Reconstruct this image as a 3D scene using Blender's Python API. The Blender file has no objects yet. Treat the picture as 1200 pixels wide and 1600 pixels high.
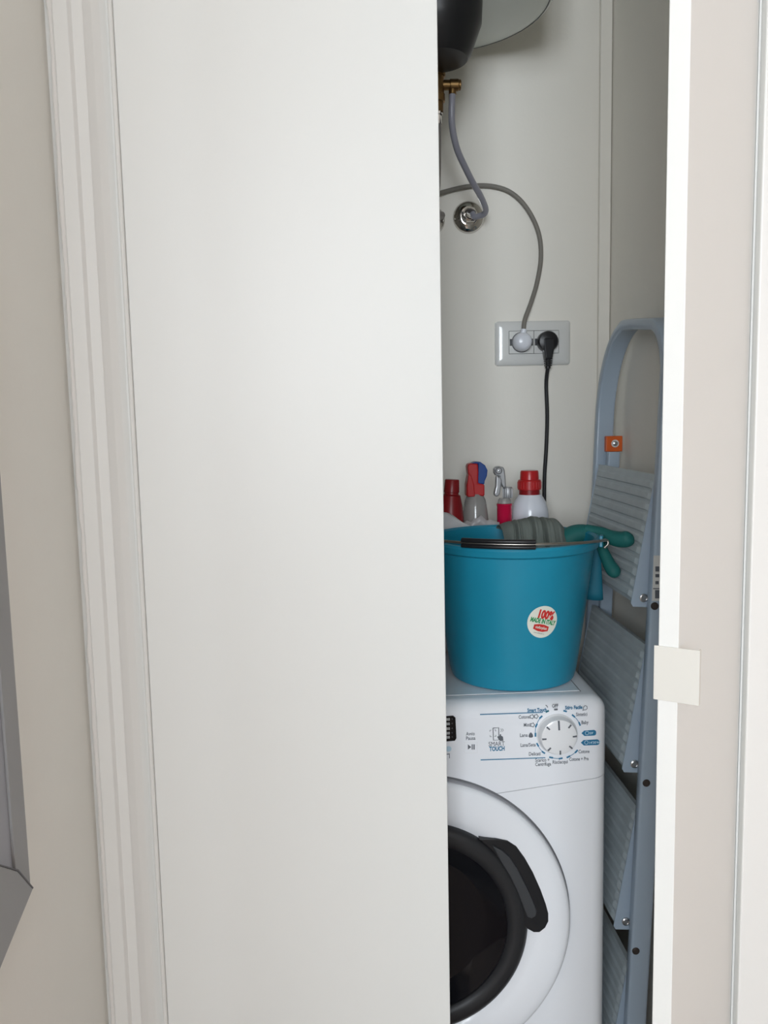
import bpy, bmesh, math, random
from mathutils import Vector, Matrix, noise
from math import sin, cos, pi, radians, sqrt

random.seed(4)
scene = bpy.context.scene
COL = scene.collection

# ------------------------------------------------------------------ camera
F, TH, PS, RS, H = 1294.0, radians(6.5), radians(2.6), 0.0211, 1.275
RC = sqrt(1 - RS * RS)
cf = Vector((sin(PS) * cos(TH), cos(PS) * cos(TH), -sin(TH)))
r0 = Vector((cos(PS), -sin(PS), 0)); u0 = r0.cross(cf)
cr = r0 * RC - u0 * RS
cu = u0 * RC + r0 * RS
CAM = Vector((0, 0, H))
cam_d = bpy.data.cameras.new('camera')
cam = bpy.data.objects.new('camera', cam_d)
COL.objects.link(cam)
cam.matrix_world = Matrix((( cr.x, cu.x, -cf.x, CAM.x), (cr.y, cu.y, -cf.y, CAM.y), (cr.z, cu.z, -cf.z, CAM.z), (0, 0, 0, 1)))
cam_d.sensor_fit = 'VERTICAL'; cam_d.sensor_height = 36; cam_d.lens = 36 * F / 1600
cam_d.clip_start = 0.02; cam_d.clip_end = 50
scene.camera = cam

def at(u, v, X=None, Y=None, Z=None):
    """where the sight line through a photo pixel meets a real plane of the room"""
    d = cf + cr * ((u - 600) / F) - cu * ((v - 800) / F)
    if X is not None: t = (X - CAM.x) / d.x
    elif Y is not None: t = (Y - CAM.y) / d.y
    else: t = (Z - CAM.z) / d.z
    return CAM + d * t

# ------------------------------------------------------------------ world, window daylight, exposure
w = bpy.data.worlds.new('sky'); scene.world = w; w.use_nodes = True
w.node_tree.nodes['Background'].inputs[0].default_value = (0.75, 0.87, 1.0, 1)
w.node_tree.nodes['Background'].inputs[1].default_value = 1.0
WX0, WX1, WZ0, WZ1, WY = -1.45, 0.22, 1.12, 2.42, -2.6
al = bpy.data.lights.new('window_daylight', 'AREA')
al.shape = 'RECTANGLE'; al.size = WX1 - WX0 + .2; al.size_y = WZ1 - WZ0 + .2
al.energy = 165; al.color = (0.915, 0.985, 1.05)
alo = bpy.data.objects.new('window_daylight', al); COL.objects.link(alo)
alo.location = ((WX0 + WX1) / 2, WY - 0.16, (WZ0 + WZ1) / 2); alo.rotation_euler = (radians(90), 0, 0)
scene.view_settings.view_transform = 'Standard'; scene.view_settings.look = 'None'
scene.view_settings.gamma = 1; scene.view_settings.use_curve_mapping = False
scene.view_settings.exposure = 0.05

# ------------------------------------------------------------------ materials
def mat(name, col, rough=.5, metal=0, bump=0, bscale=200, var=0, vscale=8, trans=0, coat=0, spec=.5, ior=1.45, sss=0):
    m = bpy.data.materials.new(name); m.use_nodes = True
    nt = m.node_tree; b = nt.nodes['Principled BSDF']
    b.inputs['Base Color'].default_value = (*col, 1)
    b.inputs['Roughness'].default_value = rough; b.inputs['Metallic'].default_value = metal
    b.inputs['Transmission Weight'].default_value = trans; b.inputs['Coat Weight'].default_value = coat
    b.inputs['Specular IOR Level'].default_value = spec; b.inputs['IOR'].default_value = ior
    if sss:
        b.inputs['Subsurface Weight'].default_value = sss
        b.inputs['Subsurface Radius'].default_value = (.01, .02, .02); b.inputs['Subsurface Scale'].default_value = .5
    tc = nt.nodes.new('ShaderNodeTexCoord')
    if var:
        n = nt.nodes.new('ShaderNodeTexNoise'); n.inputs['Scale'].default_value = vscale; n.inputs['Detail'].default_value = 4
        nt.links.new(tc.outputs['Object'], n.inputs['Vector'])
        mx = nt.nodes.new('ShaderNodeMix'); mx.data_type = 'RGBA'
        mx.inputs[6].default_value = (*[c * (1 - var) for c in col], 1); mx.inputs[7].default_value = (*[min(1, c * (1 + var)) for c in col], 1)
        nt.links.new(n.outputs['Fac'], mx.inputs[0]); nt.links.new(mx.outputs[2], b.inputs['Base Color'])
    if bump:
        n = nt.nodes.new('ShaderNodeTexNoise'); n.inputs['Scale'].default_value = bscale; n.inputs['Detail'].default_value = 5
        nt.links.new(tc.outputs['Object'], n.inputs['Vector'])
        bp = nt.nodes.new('ShaderNodeBump'); bp.inputs['Strength'].default_value = bump; bp.inputs['Distance'].default_value = .001
        nt.links.new(n.outputs['Fac'], bp.inputs['Height']); nt.links.new(bp.outputs['Normal'], b.inputs['Normal'])
    return m

M = dict(
    leaf=mat('white_lacquer', (.835, .835, .808), .42, bump=.04, bscale=500),
    casing=mat('casing_paint', (.825, .815, .785), .45, bump=.08, bscale=160),
    wall=mat('corridor_paint', (.93, .915, .86), .85, bump=.25, bscale=120, var=.02),
    closet=mat('closet_paint', (.91, .875, .80), .8, bump=.22, bscale=150, var=.02),
    room=mat('room_paint', (.52, .46, .40), .85, bump=.2),
    sealant=mat('sealant', (.80, .775, .74), .7, bump=.5, bscale=90),
    ceiling=mat('ceiling_paint', (.62, .60, .56), .9, bump=.1),
    floor=mat('floor_tile', (.26, .20, .16), .45, var=.12, vscale=5),
    beige=mat('beige_paint', (.72, .60, .54), .85, bump=.2),
    handle=mat('cream_metal', (.74, .72, .665), .45, bump=.03),
    white=mat('white_enamel', (.89, .90, .93), .18, coat=.3),
    panelw=mat('white_panel_plastic', (.89, .90, .935), .16, coat=.3),
    groove=mat('seam_grey', (.16, .16, .17), .7),
    blackp=mat('black_plastic', (.012, .012, .014), .35),
    blackg=mat('smoked_glass', (.004, .004, .006), .06, spec=.35),
    rimshade=mat('rim_shade_grey', (.42, .42, .45), .35),
    ringblack=mat('ring_black', (.02, .02, .022), .38),
    darkgrey=mat('dark_grey_plastic', (.05, .052, .056), .4),
    print_grey=mat('print_grey', (.12, .13, .15), .6),
    print_blue=mat('print_blue', (.025, .18, .33), .6),
    print_teal=mat('print_teal', (.01, .14, .19), .6),
    print_light=mat('print_light', (.55, .72, .82), .6),
    knob=mat('knob_white', (.84, .84, .85), .2, coat=.3),
    bucket=mat('teal_plastic', (.014, .265, .40), .33, var=.10, vscale=9, sss=.15),
    wire=mat('steel_wire', (.45, .42, .38), .35, metal=1),
    rubber=mat('green_rubber', (.012, .15, .14), .6, bump=.2, bscale=300),
    rubber2=mat('blue_rubber', (.01, .17, .25), .55, bump=.2, bscale=300),
    cloth=mat('grey_green_cloth', (.19, .215, .195), .95, bump=.6, bscale=700, var=.1, vscale=30),
    bag=mat('white_bag', (.72, .70, .70), .5, var=.12, vscale=25),
    bag2=mat('clear_wrap', (.42, .39, .39), .3, var=.3, vscale=40),
    red=mat('red_plastic', (.50, .018, .02), .3),
    dred=mat('dark_red_plastic', (.27, .010, .014), .35),
    blue=mat('blue_plastic', (.012, .06, .26), .3),
    clear=mat('clear_plastic', (.62, .60, .58), .12, trans=.6, spec=.6),
    pink=mat('pink_liquid', (.52, .008, .05), .12, coat=.4),
    silver=mat('silver_plastic', (.42, .42, .43), .3, metal=.6),
    whitep=mat('white_plastic', (.78, .80, .86), .22, coat=.2),
    ladder=mat('blue_grey_steel', (.42, .51, .61), .30, coat=.2),
    tread=mat('grey_tread_plastic', (.56, .63, .66), .55, var=.12, vscale=30),
    orange=mat('orange_plastic', (.74, .13, .02), .4),
    bolt=mat('bolt_steel', (.5, .5, .5), .3, metal=1),
    rivet=mat('dark_rivet', (.07, .055, .05), .5, metal=.5),
    label=mat('label_white', (.68, .68, .66), .6),
    heater=mat('heater_enamel', (.76, .81, .76), .25, coat=.2),
    brass=mat('brass', (.24, .145, .06), .4, metal=1, var=.2, vscale=60),
    chrome=mat('chrome', (.62, .60, .57), .08, metal=1),
    tube=mat('grey_tube', (.30, .30, .35), .3, coat=.3),
    cord=mat('grey_cord', (.22, .205, .18), .5),
    cordb=mat('black_cord', (.018, .018, .02), .5),
    plate=mat('socket_white', (.74, .74, .72), .18, coat=.3),
    frame=mat('grey_frame', (.34, .345, .35), .5, var=.04, vscale=15),
    frame2=mat('grey_frame_light', (.36, .37, .41), .45),
    sticker=mat('sticker_cream', (.80, .80, .70), .5),
    sred=mat('sticker_red', (.62, .03, .025), .5),
    sgreen=mat('sticker_green', (.02, .30, .10), .5),
    braid=mat('braided_hose', (.30, .28, .27), .4, metal=.6),
    wframe=mat('window_frame', (.8, .8, .78), .5),
)

# ------------------------------------------------------------------ mesh helpers (world coordinates)
def link(name, me, m, parent=None, smooth=False, bevel=0, segs=2, autos=None):
    me.materials.append(M[m] if isinstance(m, str) else m)
    o = bpy.data.objects.new(name, me); COL.objects.link(o)
    if parent is not None:
        o.parent = parent
        L = parent.location.copy() if parent.type == 'EMPTY' else Vector()
        o.matrix_parent_inverse = Matrix.Translation(-L)
    if smooth:
        for p in me.polygons: p.use_smooth = True
        if autos is not None:
            me.set_sharp_from_angle(angle=radians(autos))
    if bevel:
        md = o.modifiers.new('bevel', 'BEVEL'); md.width = bevel; md.segments = segs; md.limit_method = 'ANGLE'; md.angle_limit = radians(40)
    return o

def pd(name, V, Fc, m, parent=None, **k):
    me = bpy.data.meshes.new(name); me.from_pydata([tuple(v) for v in V], [], Fc)
    bm = bmesh.new(); bm.from_mesh(me); bmesh.ops.recalc_face_normals(bm, faces=bm.faces); bm.to_mesh(me); bm.free()
    return link(name, me, m, parent, **k)

def fin(name, bm, m, parent=None, **k):
    bmesh.ops.recalc_face_normals(bm, faces=bm.faces)
    me = bpy.data.meshes.new(name); bm.to_mesh(me); bm.free()
    return link(name, me, m, parent, **k)

def box(name, x0, x1, y0, y1, z0, z1, m, parent=None, **k):
    V = [(x, y, z) for x in (x0, x1) for y in (y0, y1) for z in (z0, z1)]
    Fc = [(0, 1, 3, 2), (4, 6, 7, 5), (0, 4, 5, 1), (2, 3, 7, 6), (0, 2, 6, 4), (1, 5, 7, 3)]
    return pd(name, V, Fc, m, parent, **k)

def prism(name, pts, vec, m, parent=None, **k):
    n = len(pts); vec = Vector(vec); pts = [Vector(p) for p in pts]
    V = pts + [p + vec for p in pts]
    Fc = [tuple(range(n)), tuple(range(2 * n - 1, n - 1, -1))] + [(i, (i + 1) % n, (i + 1) % n + n, i + n) for i in range(n)]
    return pd(name, V, Fc, m, parent, **k)

def basis(ax):
    ax = Vector(ax).normalized()
    a = Vector((1, 0, 0)) if abs(ax.x) < .9 else Vector((0, 1, 0))
    e1 = (a - ax * a.dot(ax)).normalized()
    return ax, e1, ax.cross(e1)

def lathe(name, o, ax, prof, m, parent=None, n=40, closed=True, smooth=True, autos=35, sq=None, **k):
    """prof: (radius, distance along axis); ends at radius 0 or capped"""
    ax, e1, e2 = basis(ax); o = Vector(o); V = []; Fc = []
    for r, h in prof:
        for i in range(n):
            a = 2 * pi * i / n
            V.append(o + ax * h + (e1 * cos(a) + e2 * sin(a)) * r)
    for j in range(len(prof) - 1):
        for i in range(n):
            Fc.append((j * n + i, j * n + (i + 1) % n, (j + 1) * n + (i + 1) % n, (j + 1) * n + i))
    if closed:
        Fc.append(tuple(range(n))[::-1]); Fc.append(tuple(range((len(prof) - 1) * n, len(prof) * n)))
    else:  # ring: join last to first
        j = len(prof) - 1
        for i in range(n): Fc.append((j * n + i, j * n + (i + 1) % n, (i + 1) % n, i))
    return pd(name, V, Fc, m, parent, smooth=smooth, autos=autos, **k)

def spline(P, sub=8):
    P = [Vector(p) for p in P]; out = []
    Q = [P[0] * 2 - P[1]] + P + [P[-1] * 2 - P[-2]]
    for i in range(1, len(Q) - 2):
        a, b, c, d = Q[i - 1:i + 3]
        for s in range(sub):
            t = s / sub
            out.append(.5 * ((2 * b) + (c - a) * t + (2 * a - 5 * b + 4 * c - d) * t * t + (3 * b - a - 3 * c + d) * t ** 3))
    out.append(P[-1]); return out

def tube(name, P, r, m, parent=None, n=10, sub=8, smoothpath=True, flat=None, side=None, rfun=None, **k):
    """sweep; flat = (ra, rb) elliptical section, side = fixed direction of ra"""
    P = spline(P, sub) if smoothpath else [Vector(p) for p in P]
    V = []; Fc = []; N = None
    cum = [0.0]
    for i in range(1, len(P)): cum.append(cum[-1] + (P[i] - P[i - 1]).length)
    for i, p in enumerate(P):
        t = (P[min(i + 1, len(P) - 1)] - P[max(i - 1, 0)]).normalized()
        if side is not None: N = Vector(side); N = (N - t * N.dot(t)).normalized()
        elif N is None: N = basis(t)[1]
        else: N = (N - t * N.dot(t)).normalized()
        B = t.cross(N)
        ra, rb = flat if flat else (r, r)
        f = rfun(cum[i] / cum[-1]) if rfun else 1
        for q in range(n):
            a = 2 * pi * q / n
            if flat and n > 12:  # superellipse for pressed tube
                ca, sa = cos(a), sin(a); e = .32
                ca = math.copysign(abs(ca) ** e, ca); sa = math.copysign(abs(sa) ** e, sa)
            else: ca, sa = cos(a), sin(a)
            V.append(p + (N * ca * ra + B * sa * rb) * f)
    for i in range(len(P) - 1):
        for q in range(n):
            Fc.append((i * n + q, i * n + (q + 1) % n, (i + 1) * n + (q + 1) % n, (i + 1) * n + q))
    Fc.append(tuple(range(n))[::-1]); Fc.append(tuple(range((len(P) - 1) * n, len(P) * n)))
    return pd(name, V, Fc, m, parent, smooth=True, autos=50, **k)

def text(name, body, loc, size, m, parent=None, rot=None, align='LEFT', bold=0, sx=1, thick=.00015):
    cu_ = bpy.data.curves.new(name, 'FONT'); cu_.body = body; cu_.size = size; cu_.align_x = align
    cu_.offset = bold; cu_.extrude = thick; cu_.resolution_u = 3
    to = bpy.data.objects.new(name, cu_); COL.objects.link(to)
    bpy.context.view_layer.update()
    me = bpy.data.meshes.new_from_object(to.evaluated_get(bpy.context.evaluated_depsgraph_get()))
    bpy.data.objects.remove(to); bpy.data.curves.remove(cu_)
    Rm = rot if rot is not None else Matrix.Rotation(radians(90), 4, 'X')
    me.transform(Matrix.Translation(Vector(loc)) @ Rm @ Matrix.Diagonal((sx, 1, 1, 1)))
    me.materials.clear()
    return link(name, me, m, parent)

def empty(name, loc, label, cat, group=None):
    o = bpy.data.objects.new(name, None); COL.objects.link(o); o.location = loc; o.empty_display_size = .05
    tag(o, label, cat, group); return o
def tag(o, label, cat, group=None):
    o['label'] = label; o['category'] = cat
    if group: o['group'] = group
    return o
def struct(o): o['kind'] = 'structure'; return o

# ------------------------------------------------------------------ the setting
YD, YB, XW, XR = 1.05, 1.70, -0.3385, 0.545       # door plane, closet back, corridor left wall, closet right wall
CE = 2.55
HX = 0.5183                                        # hinge line of the open leaf
struct(box('floor', -2.4, 1.5, WY - .1, 1.85, -.1, 0, 'floor'))
struct(box('ceiling', -2.4, 1.5, WY - .1, 1.85, CE, CE + .1, 'ceiling'))
struct(box('wall_left', XW - .12, XW, -.35, YD + .1, 0, CE, 'wall'))
struct(box('wall_left_return', -2.4, XW - .12, -.35, -.25, 0, CE, 'room'))
struct(box('wall_far_left', -2.4, -2.3, WY, -.35, 0, CE, 'room'))
struct(box('wall_right', 1.05, 1.15, WY, YD + .1, 0, CE, 'beige'))
struct(box('wall_front_right', .62, 1.05, YD - .005, YD + .1, 0, CE, 'wall'))
struct(box('wall_over_door', XW, .62, YD + .0, YD + .1, 2.26, CE, 'wall'))
struct(box('wall_closet_back', XW - .1, XR + .1, YB, YB + .1, 0, CE, 'closet'))
struct(box('wall_closet_right', XR, XR + .075, YD + .022, YB, 0, CE, 'closet'))
struct(box('wall_closet_left', XW - .1, XW + .02, YD + .1, YB, 0, CE, 'closet'))
# window wall behind the photographer
rw = struct(box('wall_rear', -2.4, WX0, WY - .1, WY, 0, CE, 'room'))
struct(box('wall_rear_right', WX1, 1.15, WY - .1, WY, 0, CE, 'room'))
struct(box('wall_rear_sill', WX0, WX1, WY - .1, WY, 0, WZ0, 'room'))
struct(box('wall_rear_head', WX0, WX1, WY - .1, WY, WZ1, CE, 'room'))
wn = bpy.data.objects.new('window_1', None); COL.objects.link(wn); struct(wn); wn.location = (WX0, WY, WZ0)
for x in (WX0, (WX0 + WX1) / 2 - .03, WX1 - .05):
    box('window_stile', x, x + .05 + (.01 if x == (WX0 + WX1) / 2 - .03 else 0), WY - .07, WY - .02, WZ0, WZ1, 'wframe', wn)
for z in (WZ0, WZ1 - .05, WZ0 + .95):
    box('window_rail', WX0 + .05, WX1 - .05, WY - .065, WY - .025, z, z + .05, 'wframe', wn)

# left moulded casing: swept profile (x, towards the room)
prof = [(-.2598, -.02), (-.2598, .0005), (-.2604, .0026), (-.2620, .0036), (-.2640, .0032), (-.2656, .0010), (-.2666, -.0040), (-.2674, -.0105), (-.2686, -.0135), (-.2715, -.0132), (-.2780, -.0095), (-.2860, -.0030),
        (-.2928, .0038), (-.2936, .0050), (-.2945, .0053), (-.3060, .0053), (-.3066, .0057), (-.3095, .0094), (-.3101, .0099), (-.3108, .0100), (-.3262, .0100), (-.3270, .0092), (-.3272, -.02)]
def casing(name, sgn, shift):
    V = []; n = len(prof)
    for z in (0, 2.26):
        V += [(sgn * x + shift, YD - d, z) for x, d in prof]
    Fc = [(i, i + 1, i + 1 + n, i + n) for i in range(n - 1)] + [tuple(range(n))[::-1], tuple(range(n, 2 * n)), (n - 1, 0, n, 2 * n - 1)]
    return struct(pd(name, V, Fc, 'casing'))
casing('trim_1', 1, 0)
# hand-run sealant bead between casing and corridor wall, wavy edge
V = []; Fc = []; nz = 260
for i in range(nz + 1):
    z = 2.26 * i / nz
    wv = noise.noise(Vector((0, 0, z * 12))) * .0020 + noise.noise(Vector((3, 0, z * 40))) * .0016 + noise.noise(Vector((7, 0, z * 95))) * .0009
    xe = -.3338 + wv
    for (x, d) in ((-.3270, .0070), (-.3285, .0083 + wv * .4), (xe * .6 - .3285 * .4, .0088 - wv * .5), (xe + .0008, .0078), (xe, .0055), (xe + .0003, -.004)):
        V.append((x, YD - d, z))
for i in range(nz):
    for q in range(5): Fc.append((i * 6 + q, i * 6 + q + 1, (i + 1) * 6 + q + 1, (i + 1) * 6 + q))
struct(pd('trim_2', V, Fc, 'sealant', smooth=True))
# right casing: stands proud of the hinge line by its own thickness
struct(box('trim_3', .5215, .625, YD - .0155, YD - .001, 0, 2.26, 'casing', bevel=.002))
struct(box('trim_4', .5195, .560, YD, YD + .02, 0, 2.26, 'casing'))
struct(box('trim_5', XW, .625, YD - .012, YD + .02, 2.222, 2.262, 'casing'))
# batten in the closet's back corner
struct(box('trim_6', .5203, .5432, YB - .011, YB, 0, CE, 'closet', bevel=.0015))

# door leaves
LR = .1243
struct(box('door_1', -.25965, LR, YD, YD + .018, .012, 2.215, 'leaf', bevel=.0012))
A = radians(34); W = .39
ld = Vector((-sin(A), -cos(A), 0)); lt = Vector((-cos(A), sin(A), 0))       # hinge->free edge, outer face->inner face
hp = Vector((HX, YD - .001, 0))
p = [hp, hp + ld * W, hp + ld * W + lt * .018, hp + lt * .018]
d2 = struct(prism('door_2', [q + Vector((0, 0, .012)) for q in p], (0, 0, 2.203), 'leaf', bevel=.0008))
# flat pull tab screwed on the leaf's free edge, with a lip turned back at its outer end
fe = hp + ld * W
z0, z1 = 1.0085, 1.0600
q = [fe + lt * .0215 + ld * .0016, fe - lt * .0190 + ld * .0016, fe - lt * .0190 - ld * .0045, fe - lt * .0176 - ld * .0045, fe - lt * .0176 + ld * .0002, fe + lt * .0215 + ld * .0002]
hdl = prism('pull_handle', [v + Vector((0, 0, z0)) for v in q], (0, 0, z1 - z0), 'handle', d2, bevel=.0003)
hdl['label'] = 'cream flat pull tab on the door edge'

# ------------------------------------------------------------------ grey framed panel on the corridor wall
X0 = XW
struct(box('trim_7', XW, -.3272, YD - .001, YD + .02, 0, 2.26, 'casing'))
gp = empty('wall_panel', (X0, .70, .80), 'grey framed panel on the corridor wall at the left picture edge', 'panel')
def wp(u, v): return at(u, v, X=X0 + .002)
a_, b_, c_, d_ = wp(42, 1388), wp(18, 1360), wp(0, 1355), wp(0, 1490)
Yo = a_.y; Yi = b_.y
prism('frame_stile', [(X0, Yo, a_.z), (X0, Yi, b_.z), (X0, Yi, 1.62), (X0, Yo, 1.66)], (.006, 0, 0), 'frame', gp, bevel=.0006)
e_ = c_ + (c_ - b_) * 2.2; g_ = d_ + (d_ - a_) * 2.2
prism('panel_face', [(X0, Yi - .0006, b_.z + .001), (X0, c_.y, c_.z + .001), (X0, e_.y, e_.z + .001), (X0, e_.y, 1.6), (X0, Yi - .0006, 1.6)], (.0035, 0, 0), 'frame2', gp)
mv = (b_ - a_).normalized(); mn = Vector((0, -mv.z, mv.y)) * .0007
prism('mitre_joint', [Vector((X0 + .004, q.y, q.z)) for q in (a_ + mn, b_ + mn, b_ - mn, a_ - mn)], (.0045, 0, 0), 'groove', gp)
mv2 = (c_ - b_).normalized(); mn2 = Vector((0, -mv2.z, mv2.y)) * .0006
prism('rail_joint', [Vector((X0 + .003, q.y, q.z)) for q in (b_ + mn2, e_ + mn2, e_ - mn2, b_ - mn2)], (.0054, 0, 0), 'groove', gp)
prism('frame_rail', [(X0, Yo, a_.z - .001), (X0, Yi - .0004, b_.z - .001), (X0, c_.y, c_.z - .001), (X0, e_.y, e_.z - .001), (X0, g_.y, g_.z), (X0, d_.y, d_.z)], (.008, 0, 0), 'frame', gp, bevel=.0006)

# ------------------------------------------------------------------ washing machine
YM = 1.20
mc = at(652, 1441, Y=YM); MCX, MCZ = mc.x, mc.z
MX1 = .391; MX0 = 2 * MCX - MX1; MY1 = 1.655; MZ = .845
wm = empty('washing_machine', (MCX, 1.43, 0), 'white front-loading washing machine with black porthole door under the bucket', 'washing machine')
def rounded():
    bm = bmesh.new(); bmesh.ops.create_cube(bm, size=1)
    for v in bm.verts:
        v.co = Vector((MCX + v.co.x * (MX1 - MX0), (YM + MY1) / 2 + v.co.y * (MY1 - YM), .012 + (v.co.z + .5) * (MZ - .012)))
    ev = [e for e in bm.edges if all(abs(v.co.y - YM) < 1e-4 for v in e.verts) and all(abs(v.co.z - .012) > 1e-4 for v in e.verts) is False]
    top = [e for e in bm.edges if all(v.co.z > .8 for v in e.verts) and not all(v.co.y > 1.6 for v in e.verts)]
    vert = [e for e in bm.edges if abs(e.verts[0].co.z - e.verts[1].co.z) > .5 and e.verts[0].co.y < 1.3]
    bmesh.ops.bevel(bm, geom=list(set(top + vert)), offset=.024, segments=7, profile=.5, affect='EDGES')
    return bm
K = .117; ZB = .7028 - K * (.2365 - MCX)
def cut(bm, co, no):
    r = bmesh.ops.bisect_plane(bm, geom=bm.verts[:] + bm.edges[:] + bm.faces[:], plane_co=co, plane_no=no, clear_inner=True)
    ed = [e for e in r['geom_cut'] if isinstance(e, bmesh.types.BMEdge)]
    bmesh.ops.holes_fill(bm, edges=ed, sides=0)
G = .00045
bm = rounded()
for s in (1, -1): cut(bm, (MCX, 0, ZB + G), (-K * s, 0, 1))
panel = fin('control_panel', bm, 'panelw', wm, smooth=True, autos=40)
tmp = []
for s in (1, -1):
    bm = rounded(); cut(bm, (MCX, 0, ZB - G), (K * s, 0, -1)); cut(bm, (MCX, 0, 0), (s, 0, 0))
    me = bpy.data.meshes.new('t'); bm.to_mesh(me); bm.free(); tmp.append(me)
bm = bmesh.new()
for me in tmp: bm.from_mesh(me); bpy.data.meshes.remove(me)
bmesh.ops.remove_doubles(bm, verts=bm.verts, dist=1e-5)
fin('cabinet', bm, 'white', wm, smooth=True, autos=40)
# worktop plate with a shadow joint round it
t0 = at(905, 1080, Z=MZ)
wt = box('worktop', MX0 + .035, .356, t0.y, MY1 - .01, MZ - .004, MZ + .0012, 'white', wm, bevel=.001)
box('joint', MX0 + .0338, .3572, t0.y - .0012, MY1 - .009, MZ - .004, MZ + .0003, 'groove', wt)
for x in (MX0 + .05, MX1 - .05):
    for y in (YM + .06, MY1 - .06):
        lathe('foot', (x, y, 0), (0, 0, 1), [(.018, 0), (.018, .008), (.012, .009), (.012, .02)], 'blackp', wm, n=16)
# porthole door (axis towards the room)
DO = (MCX, YM, MCZ); DA = (0, -1, 0)
door = lathe('porthole_door', DO, DA, [(.2350, .004), (.2352, .0135), (.2335, .0165), (.229, .0188), (.220, .0205), (.207, .0212), (.194, .0205), (.184, .0185), (.176, .0155), (.170, .0115), (.160, .006), (.150, .004)],
             'white', wm, n=128, closed=False)
lathe('door_rim', DO, DA, [(.2368, -.001), (.2368, .0085), (.2362, .0120), (.2345, .0128), (.2345, -.001)], 'rimshade', door, n=128, closed=False)  # side wall of the white door, its shade put into the grey colour
lathe('seam_ring', DO, DA, [(.2392, -.001), (.2392, .0006), (.2360, .0008), (.2360, -.001)], 'groove', door, n=128, closed=False)
lathe('door_ring', DO, DA, [(.1690, .006), (.1690, .0165), (.1665, .0205), (.161, .0235), (.151, .0245), (.142, .0225), (.1375, .0180), (.1375, .006)], 'ringblack', door, n=96, closed=False)
lathe('door_glass', DO, DA, [(.1378, .003), (.1378, .0150), (.130, .0115), (.112, .0045), (.085, -.003), (.05, -.008), (.001, -.010), (.001, -.014)][::-1], 'blackg', door, n=64)
def dpoly(pts, y): return [at(u, v, Y=y) for u, v in pts]
hs = [(748, 1311), (775, 1311), (793, 1314), (807, 1323), (820, 1341), (833, 1364), (845, 1391), (853, 1413), (857, 1428), (857, 1440), (852, 1450), (843, 1457), (834, 1457), (825, 1452), (818, 1446), (812, 1400), (795, 1360), (770, 1330)]
hr = prism('handle_recess', dpoly(hs, YM - .0225), (0, .014, 0), 'blackp', door, bevel=.0012)
hb = [(770, 1322), (784, 1329), (797, 1340), (810, 1360), (824, 1388), (833, 1408), (839, 1424), (838, 1432), (831, 1436), (824, 1434), (818, 1418), (808, 1392), (796, 1368), (782, 1346)]
prism('handle_grip', dpoly(hb, YM - .0270), (0, .008, 0), 'darkgrey', door, bevel=.002)

# knob
kc = at(870, 1146.5, Y=YM)
kb = lathe('program_knob', kc, DA, [(.0312, -.001), (.0312, .0015), (.0300, .0025), (.0292, .0040), (.0280, .0125), (.0268, .0150), (.0235, .0163), (.012, .0166), (.0005, .0167)], 'knob', wm, n=64)
for a in range(0, 360, 45):
    an = radians(93 - a); dr = Vector((cos(an), 0, sin(an))); sd = Vector((-sin(an), 0, cos(an)))
    r_in, r_out, hw = (.0120, .0262, .0013) if a == 0 else (.0200, .0262, .0011)
    c = kc + Vector((0, -.0152, 0))
    pts = [c + dr * r_in - sd * hw, c + dr * r_out - sd * hw, c + dr * r_out + sd * hw, c + dr * r_in + sd * hw]
    prism('pointer_mark' if a == 0 else 'tick_mark', pts, (0, -.0018, 0), 'print_grey', kb)
# display
PY = YM - .0004
dp = [at(u, v, Y=YM) for u, v in ((672, 1121), (708, 1118), (711.5, 1121), (713, 1153), (710.5, 1157), (672, 1160))]
ds = prism('display', dp, (0, -.0012, 0), 'blackg', wm)
for i, (u, v) in enumerate(((700, 1124), (700, 1131), (700, 1138.5), (700, 1145.5), (700, 1152))):
    c = at(u, v, Y=YM - .0013)
    text('indicator', '88'[:2], c + Vector((0, 0, -.002)), .0058, 'label', ds, align='CENTER', bold=.0001)
    c = at(706.5, v - .6, Y=YM - .0013)
    lathe('indicator_lamp', c, DA, [(.0012, -.0004), (.0012, .0002)], 'darkgrey', ds, n=10)
def ptext(body, u, v, wpx, m, align='LEFT', bold=.00009, size=.0078, rot=1.2):
    """print fitted to its measured width on the panel"""
    c = at(u, v, Y=PY); wd = (at(u + wpx, v, Y=PY) - c).x
    R = Matrix.Rotation(radians(90), 4, 'X')
    o = text('lettering', body, (0, 0, 0), size, m, panel, rot=R, bold=bold)
    xs = [q.co.x for q in o.data.vertices]; k = wd / (max(xs) - min(xs)); x0_ = min(xs)
    off = {'LEFT': 0, 'RIGHT': -wd, 'CENTER': -wd / 2}[align]
    for q in o.data.vertices:
        q.co.x = (q.co.x - x0_) * k + off + c.x; q.co.y += c.y; q.co.z += c.z
    return o
ptext('Smart Touch', 854, 1111.5, 30, 'print_blue', 'RIGHT', .00022)
ptext('OFF', 867.5, 1105.5, 9.5, 'print_grey', 'CENTER')
ptext('Stiro Facile', 883, 1108.5, 27, 'print_blue', 'LEFT', .00022)
ptext('Cotone', 827.5, 1122.5, 17, 'print_grey', 'RIGHT')
ptext('Misti', 828.5, 1135, 10, 'print_grey', 'RIGHT')
ptext('Lana', 824.5, 1151, 12, 'print_grey', 'RIGHT')
ptext('Lana/Seta', 837, 1166, 23.5, 'print_grey', 'RIGHT')
ptext('Delicati', 844.5, 1180, 18, 'print_grey', 'RIGHT')
ptext('Scarico +', 836.5, 1190.5, 22, 'print_grey')
ptext('Centrifuga', 836.5, 1197, 24.5, 'print_grey')
ptext('Risciacqui', 863.5, 1193.5, 23.5, 'print_grey')
ptext('Cotone + Pre', 889.5, 1189, 30, 'print_grey')
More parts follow.
